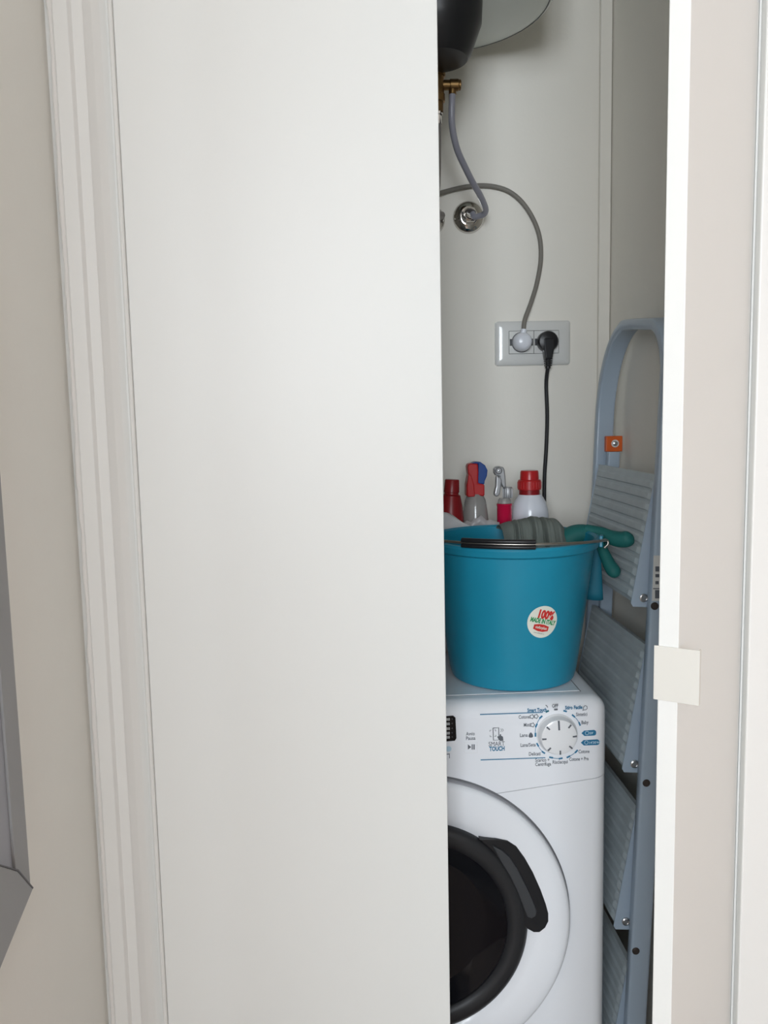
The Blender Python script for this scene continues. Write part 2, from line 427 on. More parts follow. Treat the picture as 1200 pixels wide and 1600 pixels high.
ptext('Cotone', 904, 1177, 17, 'print_grey')
ptext('Baby', 908.5, 1131.5, 11, 'print_grey')
ptext('Sintetici', 900, 1119, 17.5, 'print_grey')
ptext('Avvio', 735, 1149, 13.5, 'print_grey', 'CENTER')
ptext('Pausa', 735.5, 1156, 14.5, 'print_grey', 'CENTER')
ptext('SMART', 776, 1165.5, 25, 'print_grey', 'CENTER', 0, .0098)
ptext('TOUCH', 776.5, 1173, 24, 'print_blue', 'CENTER', .00035, .0096)
def pprism(name, pts, m, par=panel, y=YM, d=.0005): return prism(name, [at(u, v, Y=y) for u, v in pts], (0, -d, 0), m, par)
# play / pause
pprism('play_symbol', [(731, 1163), (736.2, 1167.2), (731, 1171)], 'print_grey')
pprism('pause_symbol', [(737, 1163), (738.6, 1163), (738.6, 1171), (737, 1171)], 'print_grey')
pprism('pause_symbol', [(739.8, 1163), (741.6, 1163), (741.6, 1171), (739.8, 1171)], 'print_grey')
# start button outline
bu = [(726, 1160), (746, 1159.3), (746, 1176.2), (726, 1177)]
for i in range(4):
    (ua, va), (ub, vb) = bu[i], bu[(i + 1) % 4]
    tube('button_outline', [at(ua, va, Y=YM), at(ub, vb, Y=YM)], .00022, 'knob', panel, n=6, smoothpath=False)
# blue rules
pprism('rule_line', [(750, 1115.6), (848, 1112.4), (848, 1113.6), (750, 1117)], 'print_blue')
pprism('rule_line', [(751, 1186.6), (852, 1183.2), (852, 1184.4), (751, 1188)], 'print_blue')
# program arcs and blocks
def ang(u, v):
    q = at(u, v, Y=YM) - kc; return math.atan2(q.z, q.x), sqrt(q.x ** 2 + q.z ** 2)
def block(a, m='print_blue', r=.0395, L=.0030, Wd=.0012):
    dr = Vector((cos(a), 0, sin(a))); sd = Vector((-sin(a), 0, cos(a))); c = Vector((kc.x, YM, kc.z)) + dr * r
    prism('program_mark', [c + sd * L + dr * Wd, c + sd * L - dr * Wd, c - sd * L + dr * -Wd, c - sd * L + dr * Wd], (0, -.0006, 0), m, panel)
marks_r = {k: ang(*v) for k, v in dict(touch=(855, 1111.5), off=(868.5, 1108.5), iron=(883, 1111), synth=(896, 1118.5), baby=(905.5, 1131), cot=(900.5, 1174), pre=(888, 1182.5), ris=(876, 1185), sca=(861, 1183.5), deli=(849, 1175.5), wool2=(840, 1163.5), wool=(836.5, 1148), mix=(838, 1133.5), cotone=(845, 1120.5)).items()}
marks = {k: v[0] for k, v in marks_r.items()}
for k_, (a, r_) in marks_r.items(): block(a, 'print_teal' if k_ == 'touch' else ('print_grey' if k_ == 'off' else 'print_blue'), r=r_, L=.0027 if k_ in ('touch', 'off', 'iron') else .0030)
def arcb(a, b):
    a0, a1 = marks[a], marks[b]; ra, rb_ = marks_r[a][1], marks_r[b][1]
    if a1 - a0 > pi: a1 -= 2 * pi
    if a0 - a1 > pi: a0 -= 2 * pi
    c = Vector((kc.x, YM, kc.z)); n = 12; pts = []
    for sg in (1, -1):
        for i in (range(n + 1) if sg == 1 else range(n, -1, -1)):
            t = i / n; an = a0 + (a1 - a0) * t; pts.append(c + Vector((cos(an), 0, sin(an))) * (ra + (rb_ - ra) * t + sg * .0004))
    prism('program_arc', pts, (0, -.0005, 0), 'print_blue', panel)
for pr in (('cotone', 'mix'), ('mix', 'wool'), ('wool2', 'deli'), ('sca', 'ris'), ('pre', 'cot'), ('synth', 'baby')): arcb(*pr)
# two blue arrow tags
for (l, rr, t, b, s_) in ((908.5, 931.5, 1140.8, 1149.8, ''), (907.5, 936.5, 1155.6, 1164.6, '')):
    m_ = (t + b) / 2
    tg = pprism('arrow_tag', [(l, m_ + .3), (l + 4.2, t + .8), (rr - 3, t - .4), (rr - .6, t + 1.2), (rr, m_ - .4), (rr - .8, b - 1.8), (rr - 3.5, b - .7), (l + 4.5, b)], 'print_blue', d=.0006)
    ring = lathe('tag_symbol', at(l + 8.5, m_ - .2, Y=YM), DA, [(.0031, 0), (.0031, .0008), (.0024, .0008), (.0024, 0)], 'print_light', panel, n=18, closed=False)
    c = at((l + 12.4), m_ + 2.2, Y=YM - .0007)
    text('lettering', "59'" if rr < 935 else "14'30'44'", c, .0052, 'print_light', panel, bold=.00005)
# symbols: cotton flowers, wool skein, iron shirt, waves
def flower(u, v, r=.0034):
    c = at(u, v, Y=YM); n = 40
    o_ = [c + Vector((cos(a), 0, sin(a))) * r * (1 + .16 * cos(5 * a)) for a in [2 * pi * i / n for i in range(n)]]
    i_ = [c + Vector((cos(a), 0, sin(a))) * r * .66 * (1 + .16 * cos(5 * a)) for a in [2 * pi * i / n for i in range(n)]]
    V = [p + Vector((0, -.0005, 0)) for p in o_ + i_]
    pd('cotton_symbol', V, [(i, (i + 1) % n, n + (i + 1) % n, n + i) for i in range(n)], 'print_grey', panel)
flower(831, 1119.6); flower(837.6, 1119.2); flower(832, 1132.6)
pprism('wool_symbol', [(825.6, 1150.5), (826.8, 1147), (828.6, 1144.6), (830.2, 1144.6), (832.2, 1147.2), (833, 1150.5), (831.4, 1152.2), (827.4, 1152.4)], 'print_grey')
sh = [(912, 1104.5), (914, 1102.5), (917, 1103.4), (917.5, 1107), (916, 1109), (911.5, 1109.4), (910.6, 1110.4), (911.4, 1107)]
tube('shirt_symbol', [at(u, v, Y=YM) for u, v in sh + sh[:1]], .00045, 'print_grey', panel, n=6, smoothpath=False)
tube('signal_symbol', [at(u, v, Y=YM) for u, v in ((852.6, 1102), (854.6, 1103.2), (855.8, 1105.4))], .0005, 'print_grey', panel, n=6)
# touch icon: phone outline, hand, waves
ph = [(770.2, 1137.6), (779.2, 1137), (779.6, 1156), (771, 1156.6)]
tube('phone_symbol', [at(u, v, Y=YM) for u, v in ph + ph[:1]], .0007, 'print_grey', panel, n=6, smoothpath=False)
pprism('hand_symbol', [(777, 1151), (778.2, 1150.2), (780, 1151.4), (781.2, 1147), (782.6, 1147), (783, 1149.5), (785.8, 1151), (786.5, 1157.4), (781, 1157.6), (777.6, 1153)], 'print_grey')
for du in (0, 2.4):
    tube('wave_symbol', [at(u, v, Y=YM) for u, v in ((782.4 + du, 1138.6), (783.6 + du * 1.1, 1141), (782.4 + du, 1143.4))], .00035, 'print_grey', panel, n=6)
for (ua, va, su, sv) in ((765.4, 1141, 1, 1), (765.8, 1151, 1, -1), (774.6, 1140.6, -1, 1), (774.8, 1150.6, -1, -1)):
    tube('corner_symbol', [at(ua, va + 2.2 * sv, Y=YM), at(ua, va, Y=YM), at(ua + 2.2 * su, va, Y=YM)], .0004, 'print_grey', panel, n=6, smoothpath=False)
lathe('option_symbol', at(701, 1170, Y=YM), DA, [(.0042, -.0002), (.0042, .0006)], 'print_light', panel, n=24)
pprism('option_outline', [(697, 1178), (702.6, 1177.4), (702.8, 1184.6), (701.8, 1184.6), (701.8, 1178.6), (697, 1179.2)], 'print_grey')

# ------------------------------------------------------------------ bucket
BX, BY, BZ, BT = .270, 1.335, MZ + .0014, 1.078
bk = empty('bucket', (BX, BY, BZ), 'translucent teal plastic bucket with wire bail standing on the washing machine', 'bucket')
rb, rt = .1015, .1335
hgt = BT - BZ
def rwall(z): return rb + (rt - rb) * (z / hgt) ** 0.92
out = [(rb - .006, 0), (rb - .001, .003)] + [(rwall(hgt * i / 14), hgt * i / 14) for i in range(1, 13)]
pr_ = out + [(rwall(hgt * .925), hgt * .925), (rwall(hgt * .932) + .0035, hgt * .932), (rwall(hgt * .945) + .0062, hgt * .94), (rwall(hgt) + .0075, hgt - .004), (rwall(hgt) + .006, hgt), (rwall(hgt) + .002, hgt + .001), (rwall(hgt) - .0025, hgt - .002)]
pr_ += [(rwall(hgt * i / 14) - .0028, hgt * i / 14) for i in range(12, 0, -1)] + [(rb - .006, .006), (.0008, .006)]
lathe('tub', (BX, BY, BZ), (0, 0, 1), pr_, 'bucket', bk, n=88)
PH0 = radians(-20)
for s in (0, pi):
    a = PH0 + s
    c = Vector((BX + .139 * cos(a), BY + .139 * sin(a), BT - .006)); dr = Vector((cos(a), sin(a), 0)); sd = Vector((-sin(a), cos(a), 0))
    prism('bail_lug', [c - sd * .010 - Vector((0, 0, .008)), c + sd * .010 - Vector((0, 0, .008)), c + sd * .008 + Vector((0, 0, .010)), c - sd * .008 + Vector((0, 0, .010))], dr * .006, 'bucket', bk, bevel=.0015)
def bail(t, dr=0, dz=0):   # t 0..1 from right lug round the front to the other lug
    a = PH0 - pi * t; R_ = .150 - .006 * sin(pi * t)
    return Vector((BX + (R_ + dr) * cos(a), BY + (R_ + dr) * sin(a), BT - .004 + .012 * sin(pi * t) ** .7 + dz))
bl = tube('bail', [bail(i / 24) for i in range(25)], .0022, 'wire', bk, n=8, sub=2)
c = bail(0)
tube('bail_hook', [c + Vector((-.016, 0, .0)), c, c + Vector((.002, -.001, -.006)), c + Vector((-.004, -.001, -.012))], .0022, 'wire', bk, n=8)
# split plastic grip: two half shells round the wire
for dz in (.0040, -.0040):
    tube('bail_grip', [bail(.5 + (i / 10 - .5) * .245, dr=.0008, dz=dz) for i in range(11)], .004, 'blackp', bk, n=10, sub=2, flat=(.0045, .0036))
# round sticker wrapped on the wall
sc = at(843, 969, Y=BY - .105)
sa = math.atan2(sc.y - BY, sc.x - BX); sz = sc.z - BZ
def onwall(dx, dz, off):
    z = sz + dz; R_ = rwall(z) + off; a = sa + dx / rwall(sz)
    return Vector((BX + R_ * cos(a), BY + R_ * sin(a), BZ + z))
SR = .0245; tilt = radians(-14)
def srot(x, y): return (x * cos(tilt) - y * sin(tilt), x * sin(tilt) + y * cos(tilt))
V = [onwall(0, 0, .0006)]; Fc = []; nr, na = 5, 40
for j in range(1, nr + 1):
    for i in range(na):
        a = 2 * pi * i / na; V.append(onwall(SR * j / nr * cos(a), SR * 1.04 * j / nr * sin(a), .0006))
for i in range(na): Fc.append((0, 1 + i, 1 + (i + 1) % na))
for j in range(nr - 1):
    for i in range(na): Fc.append((1 + j * na + i, 1 + j * na + (i + 1) % na, 1 + (j + 1) * na + (i + 1) % na, 1 + (j + 1) * na + i))
stk = pd('sticker', V, Fc, 'sticker', bk, smooth=True); stk['label'] = 'round cream sticker with red and green print'
def sticktext(body, x, y, size, m, sx=1, bold=0, sk=0):
    o = text('lettering', body, (0, 0, 0), size, m, stk, rot=Matrix.Identity(4), align='CENTER', bold=bold, sx=sx, thick=0)
    for v in o.data.vertices:
        px, py = srot(v.co.x + x + sk * v.co.y, v.co.y + y); v.co = onwall(px, py, .0010)
    return o
sticktext('100%', .0015, .0058, .0175, 'sred', .72, .0011)
sticktext('MADE IN ITALY', .0005, -.0022, .0098, 'sgreen', .62, .0005)
pts = [(-.0125, .0035), (-.004, .0055), (.004, .0055), (.0125, .0035), (.0125, -.0035), (.004, -.0060), (-.004, -.0060), (-.0125, -.0035)]
o = pd('sticker_badge', [onwall(*srot(x, y - .0095), .0009) for x, y in pts], [tuple(range(8))], 'sred', stk)
o = sticktext('stefanplast', 0, -.0112, .0062, 'sticker', .74, .0001)
for v in o.data.vertices: v.co += Vector((cos(sa), sin(sa), 0)) * .0004
sticktext('www.stefanplast.it', -.001, -.0192, .0030, 'print_grey', .8)

# ------------------------------------------------------------------ cloth in the bucket
V = []; Fc = []; NU, NT = 150, 36
path = [Vector((0, 1.325, 1.000)), Vector((0, 1.350, 1.045)), Vector((0, 1.385, 1.088)), Vector((0, 1.420, 1.098)), Vector((0, 1.452, 1.088)), Vector((0, 1.463, 1.050)), Vector((0, 1.458, 1.00))]
sp_ = spline(path, 6)
for j in range(NT + 1):
    pj_ = sp_[int(j / NT * (len(sp_) - 1))]
    for i in range(NU + 1):
        t = i / NU
        x = .272 + t * .098 + (pj_.z - 1.0) * (-.12 + .24 * t) * .35
        fold = .004 * sin(t * 15 + 3 * noise.noise(Vector((t * 3, pj_.z * 8, 0)))) + .003 * noise.noise(Vector((t * 9, pj_.z * 22, 2)))
        for (c0, sl, am, wd_) in ((.16, 1.6, .011, .022), (.25, 1.1, .006, .018), (.41, 1.2, .010, .020), (.62, .5, .013, .022), (.80, .2, .007, .03)):
            dd = (t - c0 - (pj_.z - 1.06) * sl - .02 * noise.noise(Vector((c0 * 9, pj_.z * 18, 5)))) / wd_
            fold -= am * math.exp(-dd * dd) * (1 if dd < 0 else .8) - am * .35 * math.exp(-(dd - 2.2) ** 2 * .5)
        hump = -.014 * abs(t - .62) ** 1.5 * 2.2
        rim = max(0, (t - .8) / .2) ** 2 * -.012
        V.append((x, pj_.y - fold * .9 - (t - .5) * .03, pj_.z + fold * .35 + hump + rim))
for j in range(NT):
    for i in range(NU): Fc.append((j * (NU + 1) + i, j * (NU + 1) + i + 1, (j + 1) * (NU + 1) + i + 1, (j + 1) * (NU + 1) + i))
cl = pd('cleaning_cloth', V, Fc, 'cloth', smooth=True)
md = cl.modifiers.new('thick', 'SOLIDIFY'); md.thickness = .002
tag(cl, 'pleated grey-green cleaning cloth bundled in the teal bucket', 'cloth')

# ------------------------------------------------------------------ rubber glove over the rim
gl = empty('rubber_glove', (.41, 1.37, 1.05), 'teal rubber glove hung over the right rim of the bucket, fingers sticking out', 'glove')
tube('palm', [(.366, 1.380, 1.030), (.372, 1.379, 1.054), (.382, 1.378, 1.066), (.396, 1.376, 1.071), (.410, 1.373, 1.070), (.422, 1.370, 1.069), (.430, 1.366, 1.066)], .02, 'rubber', gl, n=12, sub=8, flat=(.026, .0245), side=(0, 1, .1), rfun=lambda t: 1 - .45 * t)
def tip(t, t0, a, b): return (a + (b - a) * t / t0) if t < t0 else max(.12, b * sqrt(max(0, 1 - ((t - t0) / (1.003 - t0)) ** 2)))
tube('finger', [(.402, 1.368, 1.080), (.423, 1.355, 1.075), (.438, 1.343, 1.069), (.451, 1.333, 1.067), (.461, 1.326, 1.069), (.4675, 1.321, 1.072)], .0125, 'rubber', gl, n=12, sub=12, flat=(.0115, .0132), side=(0, 1, 0), rfun=lambda t: tip(t, .84, .72, 1.05))
tube('finger', [(.422, 1.362, 1.068), (.425, 1.353, 1.053), (.429, 1.345, 1.038), (.434, 1.337, 1.024), (.439, 1.330, 1.014), (.443, 1.325, 1.006)], .010, 'rubber', gl, n=12, sub=12, flat=(.0100, .0112), side=(0, 1, 0), rfun=lambda t: tip(t, .82, .62, 1.05))
# cuff: flattened open sleeve hanging outside the rim
def cuffpt(s, t):
    top = Vector((.4185, 1.372, 1.062)); bot = Vector((.4190, 1.374, .958))
    c = top.lerp(bot, t); hw = .0085 + .0065 * t
    return c + Vector((cos(s) * hw * 1.0, sin(s) * .0055 - cos(s) * .004, sin(s * 2 + 1) * .0006))
V = []; Fc = []; n_ = 20
for j in range(9):
    for i in range(n_): V.append(cuffpt(2 * pi * i / n_, j / 8))
for j in range(8):
    for i in range(n_): Fc.append((j * n_ + i, j * n_ + (i + 1) % n_, (j + 1) * n_ + (i + 1) % n_, (j + 1) * n_ + i))
cf_ = pd('cuff', V, Fc, 'rubber2', gl, smooth=True); cf_['label'] = 'blue cuff hanging down outside the bucket'
md = cf_.modifiers.new('thick', 'SOLIDIFY'); md.thickness = .001

# ------------------------------------------------------------------ bottles behind the bucket
ZT = MZ + .0014
def bottle_root(name, x, y, label): return empty(name, (x, y, ZT), label, 'bottle', 'cleaning bottles behind the bucket')
# 1 red bottle at the door edge
b1 = bottle_root('cleaner_bottle', .178, 1.512, 'small red bottle with red cap, leftmost behind the bucket')
ax = Vector((.055, 0, 1)).normalized()
lathe('body', (.178, 1.512, ZT), ax, [(.022, 0), (.0255, .004), (.0255, .20), (.0245, .245), (.0205, .268), (.0165, .284)], 'dred', b1, n=32)
lathe('cap', Vector((.178, 1.512, ZT)) + ax * .2845, ax, [(.0165, 0), (.0132, .002), (.0130, .005), (.0142, .006), (.0130, .0275), (.0120, .029)], 'dred', b1, n=28)
# 2 red and blue trigger sprayer
sx_, sy_ = .2405, 1.53
b2 = bottle_root('spray_bottle', sx_, sy_, 'clear spray bottle with a red and blue trigger head')
lathe('body', (sx_, sy_, ZT), (0, 0, 1), [(.028, 0), (.030, .004), (.030, .16), (.028, .20), (.0245, .235), (.0222, .255), (.0195, .272), (.0160, .280), (.0145, .284)], 'clear', b2, n=36)
def sidep(name, pts, y0, th, m, par, bev=.003): return prism(name, [at(u, v, Y=y0) for u, v in pts], (0, th, 0), m, par, bevel=bev, segs=3)
sidep('trigger_head', [(729, 776), (729, 758), (732, 742), (731, 736), (730.5, 730), (731.5, 725.5), (736, 724), (747, 724.5), (748, 738), (747.5, 755), (757.5, 757), (757.5, 775.5)], sy_ - .014, .028, 'red', b2)
sidep('head_back', [(737, 724), (743, 721.5), (751, 722), (758, 727), (762, 735), (761, 744), (757.5, 752), (757, 757), (747, 755.5), (747.6, 725)], sy_ - .0125, .025, 'blue', b2)
sidep('trigger', [(731.5, 743), (736, 741), (741, 757), (742.5, 776), (731, 777), (730, 762)], sy_ - .017, .01, 'red', b2, .002)
# 3 silver trigger on slim pink bottle
px_, py_ = .2985, 1.535
b3 = bottle_root('spray_bottle', px_, py_, 'slim bottle of pink-red liquid with a silver trigger head')
lathe('body', (px_ - .002, py_, ZT), (0, 0, 1), [(.013, 0), (.0155, .003), (.0155, .20), (.0142, .222), (.0142, .258), (.0150, .262), (.0138, .264)], 'pink', b3, n=28)
lathe('shoulder', (px_ - .002, py_, ZT + .2642), (0, 0, 1), [(.0130, 0), (.0118, .006), (.0095, .010)], 'clear', b3, n=24)
cl_ = lathe('collar', (px_ + .004, py_, ZT + .2742), (0, 0, 1), [(.0088, 0), (.0092, .001), (.0088, .019), (.0075, .021)], 'silver', b3, n=24)
for i in range(14):
    a = 2 * pi * i / 14; c = Vector((px_ + .004 + .0092 * cos(a), py_ + .0092 * sin(a), ZT + .276))
    tube('collar_rib', [c, c + Vector((0, 0, .016))], .0007, 'silver', cl_, n=5, smoothpath=False)
sidep('trigger_head', [(772.5, 733), (775, 729.5), (781, 728.6), (787, 730), (789, 735), (790, 745), (791, 762), (786.5, 763), (784, 757), (781, 745), (775, 743), (772.6, 739)], py_ - .009, .018, 'silver', b3, .0025)
sidep('trigger', [(775.5, 744), (783, 746), (784.6, 752), (783, 762), (781.5, 772), (778, 776.4), (773.4, 775.4), (772.6, 771), (775, 760)], py_ - .013, .014, 'silver', b3, .0025)
nz_ = at(779, 735.5, Y=py_ - .0095)
lathe('nozzle', nz_, DA, [(.0066, -.002), (.0066, .002), (.0045, .004), (.0042, .003), (.0022, .003), (.0018, .0055), (.0005, .0058)], 'silver', b3, n=20)
# 4 white detergent bottle with red screw cap
wx, wy = .3515, 1.565
b4 = bottle_root('detergent_bottle', wx, wy, 'white detergent bottle with a red screw cap, rightmost behind the bucket')
lathe('body', (wx, wy, ZT), (0, 0, 1), [(.034, 0), (.037, .004), (.037, .10), (.0362, .225), (.0345, .246), (.0305, .262), (.0245, .272), (.0215, .277)], 'whitep', b4, n=40)
lathe('neck', (wx - .001, wy, ZT + .272), (0, 0, 1), [(.0222, -.004), (.0222, .002), (.0195, .004), (.0195, .016)], 'dred', b4, n=32)
cp = lathe('cap', (wx - .001, wy, ZT + .286), (0, 0, 1), [(.0216, 0), (.0224, .001), (.0222, .017), (.0205, .019), (.0178, .0195), (.0172, .034), (.0160, .0365), (.001, .037)], 'red', b4, n=40)
for i in range(22):
    a = 2 * pi * i / 22; c = Vector((wx - .001 + .0222 * cos(a), wy + .0222 * sin(a), ZT + .289))
    tube('cap_rib', [c, c + Vector((0, 0, .012))], .0006, 'red', cp, n=5, smoothpath=False)

# white plastic bag and clear wrap at the left, behind the bucket
V = []; Fc = []; NU, NT = 40, 26
for j in range(NT + 1):
    for i in range(NU + 1):
        t = i / NU; s = j / NT
        x = .120 + .128 * t
        crest = 1.108 - .050 * max(0, (x - .165) / .08) - .01 * max(0, (.16 - x) / .07)
        z = ZT + .004 + (crest - ZT) * sin(min(1, s * 1.25) * pi / 2) if s < .8 else crest - .05 * (s - .8) / .2 * 1.5
        if s >= .8: z = crest - (crest - ZT) * .25 * (s - .8) / .2
        nv = noise.noise(Vector((x * 26, s * 5, 1))) * .006 + noise.noise(Vector((x * 70, s * 11, 4))) * .0025
        V.append((x, BY + sqrt(.150 ** 2 - (x - BX) ** 2 * .9) + .004 + (.010 if s > .8 else 0) * (s - .8) / .2 + abs(nv) * .6, z + nv))
for j in range(NT):
    for i in range(NU): Fc.append((j * (NU + 1) + i, j * (NU + 1) + i + 1, (j + 1) * (NU + 1) + i + 1, (j + 1) * (NU + 1) + i))
bg = pd('plastic_bag', V, Fc, 'bag', smooth=True)
md = bg.modifiers.new('thick', 'SOLIDIFY'); md.thickness = .0008
tag(bg, 'crumpled white plastic bag wedged behind the bucket by the closed door', 'bag')
V = []; Fc = []; NU, NT = 34, 20
for j in range(NT + 1):
    for i in range(NU + 1):
        t = i / NU; s = j / NT; x = .213 + .066 * t
        crest = 1.089 - .012 * abs(t - .45) * 2 + .006 * noise.noise(Vector((t * 7, 0, 0)))
        z = ZT + .003 + (crest - ZT) * s
        nv = noise.noise(Vector((x * 60, z * 30, 7))) * .006
        V.append((x, 1.489 + .004 * s + nv * .5, z + nv * .5))
for j in range(NT):
    for i in range(NU): Fc.append((j * (NU + 1) + i, j * (NU + 1) + i + 1, (j + 1) * (NU + 1) + i + 1, (j + 1) * (NU + 1) + i))
bg = pd('plastic_wrap', V, Fc, 'bag2', smooth=True)
md = bg.modifiers.new('thick', 'SOLIDIFY'); md.thickness = .0006
tag(bg, 'crinkled greyish clear plastic wrap between the bag and the pink bottle', 'wrap')

# ------------------------------------------------------------------ socket, plugs, cords
s0, s1 = at(773, 572, Y=YB), at(890, 501, Y=YB)
sk = empty('wall_socket', ((s0.x + s1.x) / 2, YB, s0.z), 'white double wall socket plate with two plugs in it', 'socket')
SX0, SX1, SZ0, SZ1 = s0.x, s1.x, s0.z, s1.z
def rrect(x0, x1, z0, z1, r, y, n=5):
    out = []
    for (cx_, cz_, a0) in ((x1 - r, z1 - r, 0), (x0 + r, z1 - r, 90), (x0 + r, z0 + r, 180), (x1 - r, z0 + r, 270)):
        for i in range(n + 1):
            a = radians(a0 + 90 * i / n); out.append(Vector((cx_ + r * cos(a), y, cz_ + r * sin(a))))
    return out
V = []; Fc = []
i0, i1 = at(793.5, 554, Y=YB), at(871.5, 516.5, Y=YB)
IX0, IX1, IZ0, IZ1 = i0.x, i1.x, i0.z, i1.z
rings = [rrect(SX0, SX1, SZ0, SZ1, .006, YB), rrect(SX0, SX1, SZ0, SZ1, .006, YB - .004), rrect(SX0 + .001, SX1 - .001, SZ0 + .001, SZ1 - .001, .006, YB - .0055),
         rrect(SX0 + .004, SX1 - .004, SZ0 + .0035, SZ1 - .0035, .006, YB - .0072), rrect(SX0 + .010, SX1 - .010, SZ0 + .008, SZ1 - .008, .005, YB - .0088), rrect(SX0 + .016, SX1 - .016, SZ0 + .013, SZ1 - .013, .004, YB - .0095), rrect(IX0, IX1, IZ0, IZ1, .0015, YB - .0098), rrect(IX0, IX1, IZ0, IZ1, .0015, YB - .004)]
n_ = len(rings[0])
for r_ in rings: V += r_
for j in range(len(rings) - 1):
    for i in range(n_): Fc.append((j * n_ + i, j * n_ + (i + 1) % n_, (j + 1) * n_ + (i + 1) % n_, (j + 1) * n_ + i))
pd('cover_plate', V, Fc, 'plate', sk, smooth=True, autos=30)
box('backing', IX0, IX1, YB - .005, YB - .001, IZ0, IZ1, 'groove', sk)
mid = (IX0 + IX1) / 2; pc = []
for x0, x1 in ((IX0 + .0008, mid - .0005), (mid + .0005, IX1 - .0008)):
    so = box('socket_module', x0, x1, YB - .0102, YB - .004, IZ0 + .0008, IZ1 - .0008, 'plate', sk, bevel=.0006)
    cx_, cz_ = (x0 + x1) / 2, (IZ0 + IZ1) / 2; pc.append((cx_, cz_))
    lathe('socket_well', (cx_, YB - .0101, cz_), DA, [(.0205, -.001), (.0205, .0006)], 'groove', so, n=32)
    for s in (-1, 1): box('side_slot', cx_ + s * .0215 - .0022, cx_ + s * .0215 + .0022, YB - .0108, YB - .009, cz_ - .0068, cz_ + .0068, 'darkgrey', so)
# heater cord: white round plug and grey cable looping up behind the door
hc = empty('power_cord', (pc[0][0], YB - .012, pc[0][1]), 'grey cable looping down to the white round plug', 'cord')
lathe('plug', (pc[0][0], YB - .0108, pc[0][1]), DA, [(.0185, 0), (.0190, .003), (.0186, .014), (.0168, .021), (.0145, .0245), (.010, .0268), (.001, .0275)], 'whitep', hc, n=36)
pw = Vector((pc[0][0], YB - .022, pc[0][1]))
tube('strain_relief', [pw + Vector((.001, 0, .012)), pw + Vector((.0025, 0, .025))], .0062, 'whitep', hc, n=12, smoothpath=False)
cpts = [pw + Vector((.0015, 0, .018))] + [at(u, v, Y=y) for u, v, y in ((820, 500, 1.682), (830, 472, 1.688), (839, 442, 1.692), (845, 405, 1.694), (843, 370, 1.694), (832, 340, 1.694), (815, 315, 1.694), (795, 299, 1.694), (772, 291.5, 1.694), (748, 290, 1.694), (722, 293, 1.694), (690, 301, 1.69), (660, 310, 1.66), (640, 300, 1.60))] + [Vector((.10, 1.50, 1.78)), Vector((.115, 1.46, 1.875))]
tube('cable', cpts, .0046, 'cord', hc, n=12, sub=6)
# black plug with ribbed strain relief, cable dropping behind the detergent bottle
bc = empty('power_cord', (pc[1][0], YB - .012, pc[1][1]), 'black plug and black cable dropping behind the detergent bottle', 'cord')
pb = Vector((pc[1][0], YB - .0108, pc[1][1]))
lathe('plug', pb, DA, [(.0195, 0), (.0205, .002), (.0205, .016), (.0185, .020), (.012, .022), (.001, .0225)], 'blackp', bc, n=36)
zp = pb.z
pg = prism('plug_neck', [Vector((pb.x + x, YB - .034, zp + z)) for x, z in ((-.011, .006), (.011, .006), (.0115, -.012), (.0085, -.026), (.007, -.036), (-.007, -.036), (-.0085, -.026), (-.0105, -.012))], (0, .022, 0), 'blackp', bc, bevel=.003)
for i in range(5):
    z = zp - .031 - i * .0042
    box('strain_rib', pb.x - .0078 + i * .0004, pb.x + .0078 - i * .0004, YB - .032, YB - .016, z - .0013, z + .0013, 'blackp', bc, bevel=.0006)
tube('strain_relief', [(pb.x, YB - .024, zp - .028), (pb.x, YB - .023, zp - .054)], .0056, 'blackp', bc, n=10, smoothpath=False)
tube('cable', [(pb.x, YB - .023, zp - .050)] + [at(u, v, Y=1.688) for u, v in ((853.5, 600), (855, 650), (853.5, 700), (851, 740), (850.5, 780), (851, 830))] + [Vector((.41, 1.682, .9)), Vector((.41, 1.680, .70)), Vector((.40, 1.672, .5))], .0040, 'cordb', bc, n=10, sub=6)

# ------------------------------------------------------------------ water heater and its fittings
HXc, HYc, HZb = .176, 1.478, 1.962
wh = empty('water_heater', (HXc, HYc, HZb), 'white round wall-hung water heater with black bottom cap at the top', 'water heater')
lathe('tank', (HXc, HYc, HZb), (0, 0, 1), [(.120, -.004), (.185, .002), (.1925, .005), (.196, .010), (.196, .020), (.1972, .022), (.1985, .03), (.1985, .50), (.19, .53), (.12, .545)], 'heater', wh, n=96)
lathe('bottom_seam', (HXc, HYc, HZb), (0, 0, 1), [(.1868, .0016), (.1868, .0030), (.1885, .0036), (.1885, .0024)], 'groove', wh, n=96, closed=False)
lathe('thermostat_cap', (HXc - .006, HYc - .035, HZb - .002), (0, 0, -1), [(.074, -.004), (.0755, .0), (.0765, .004), (.0755, .007), (.0735, .045), (.0700, .054), (.056, .092), (.050, .099), (.020, .101), (.001, .101)], 'blackp', wh, n=56)
box('wall_bracket', HXc - .1, HXc + .1, HYc + .19, YB, HZb + .3, HZb + .34, 'heater', wh)
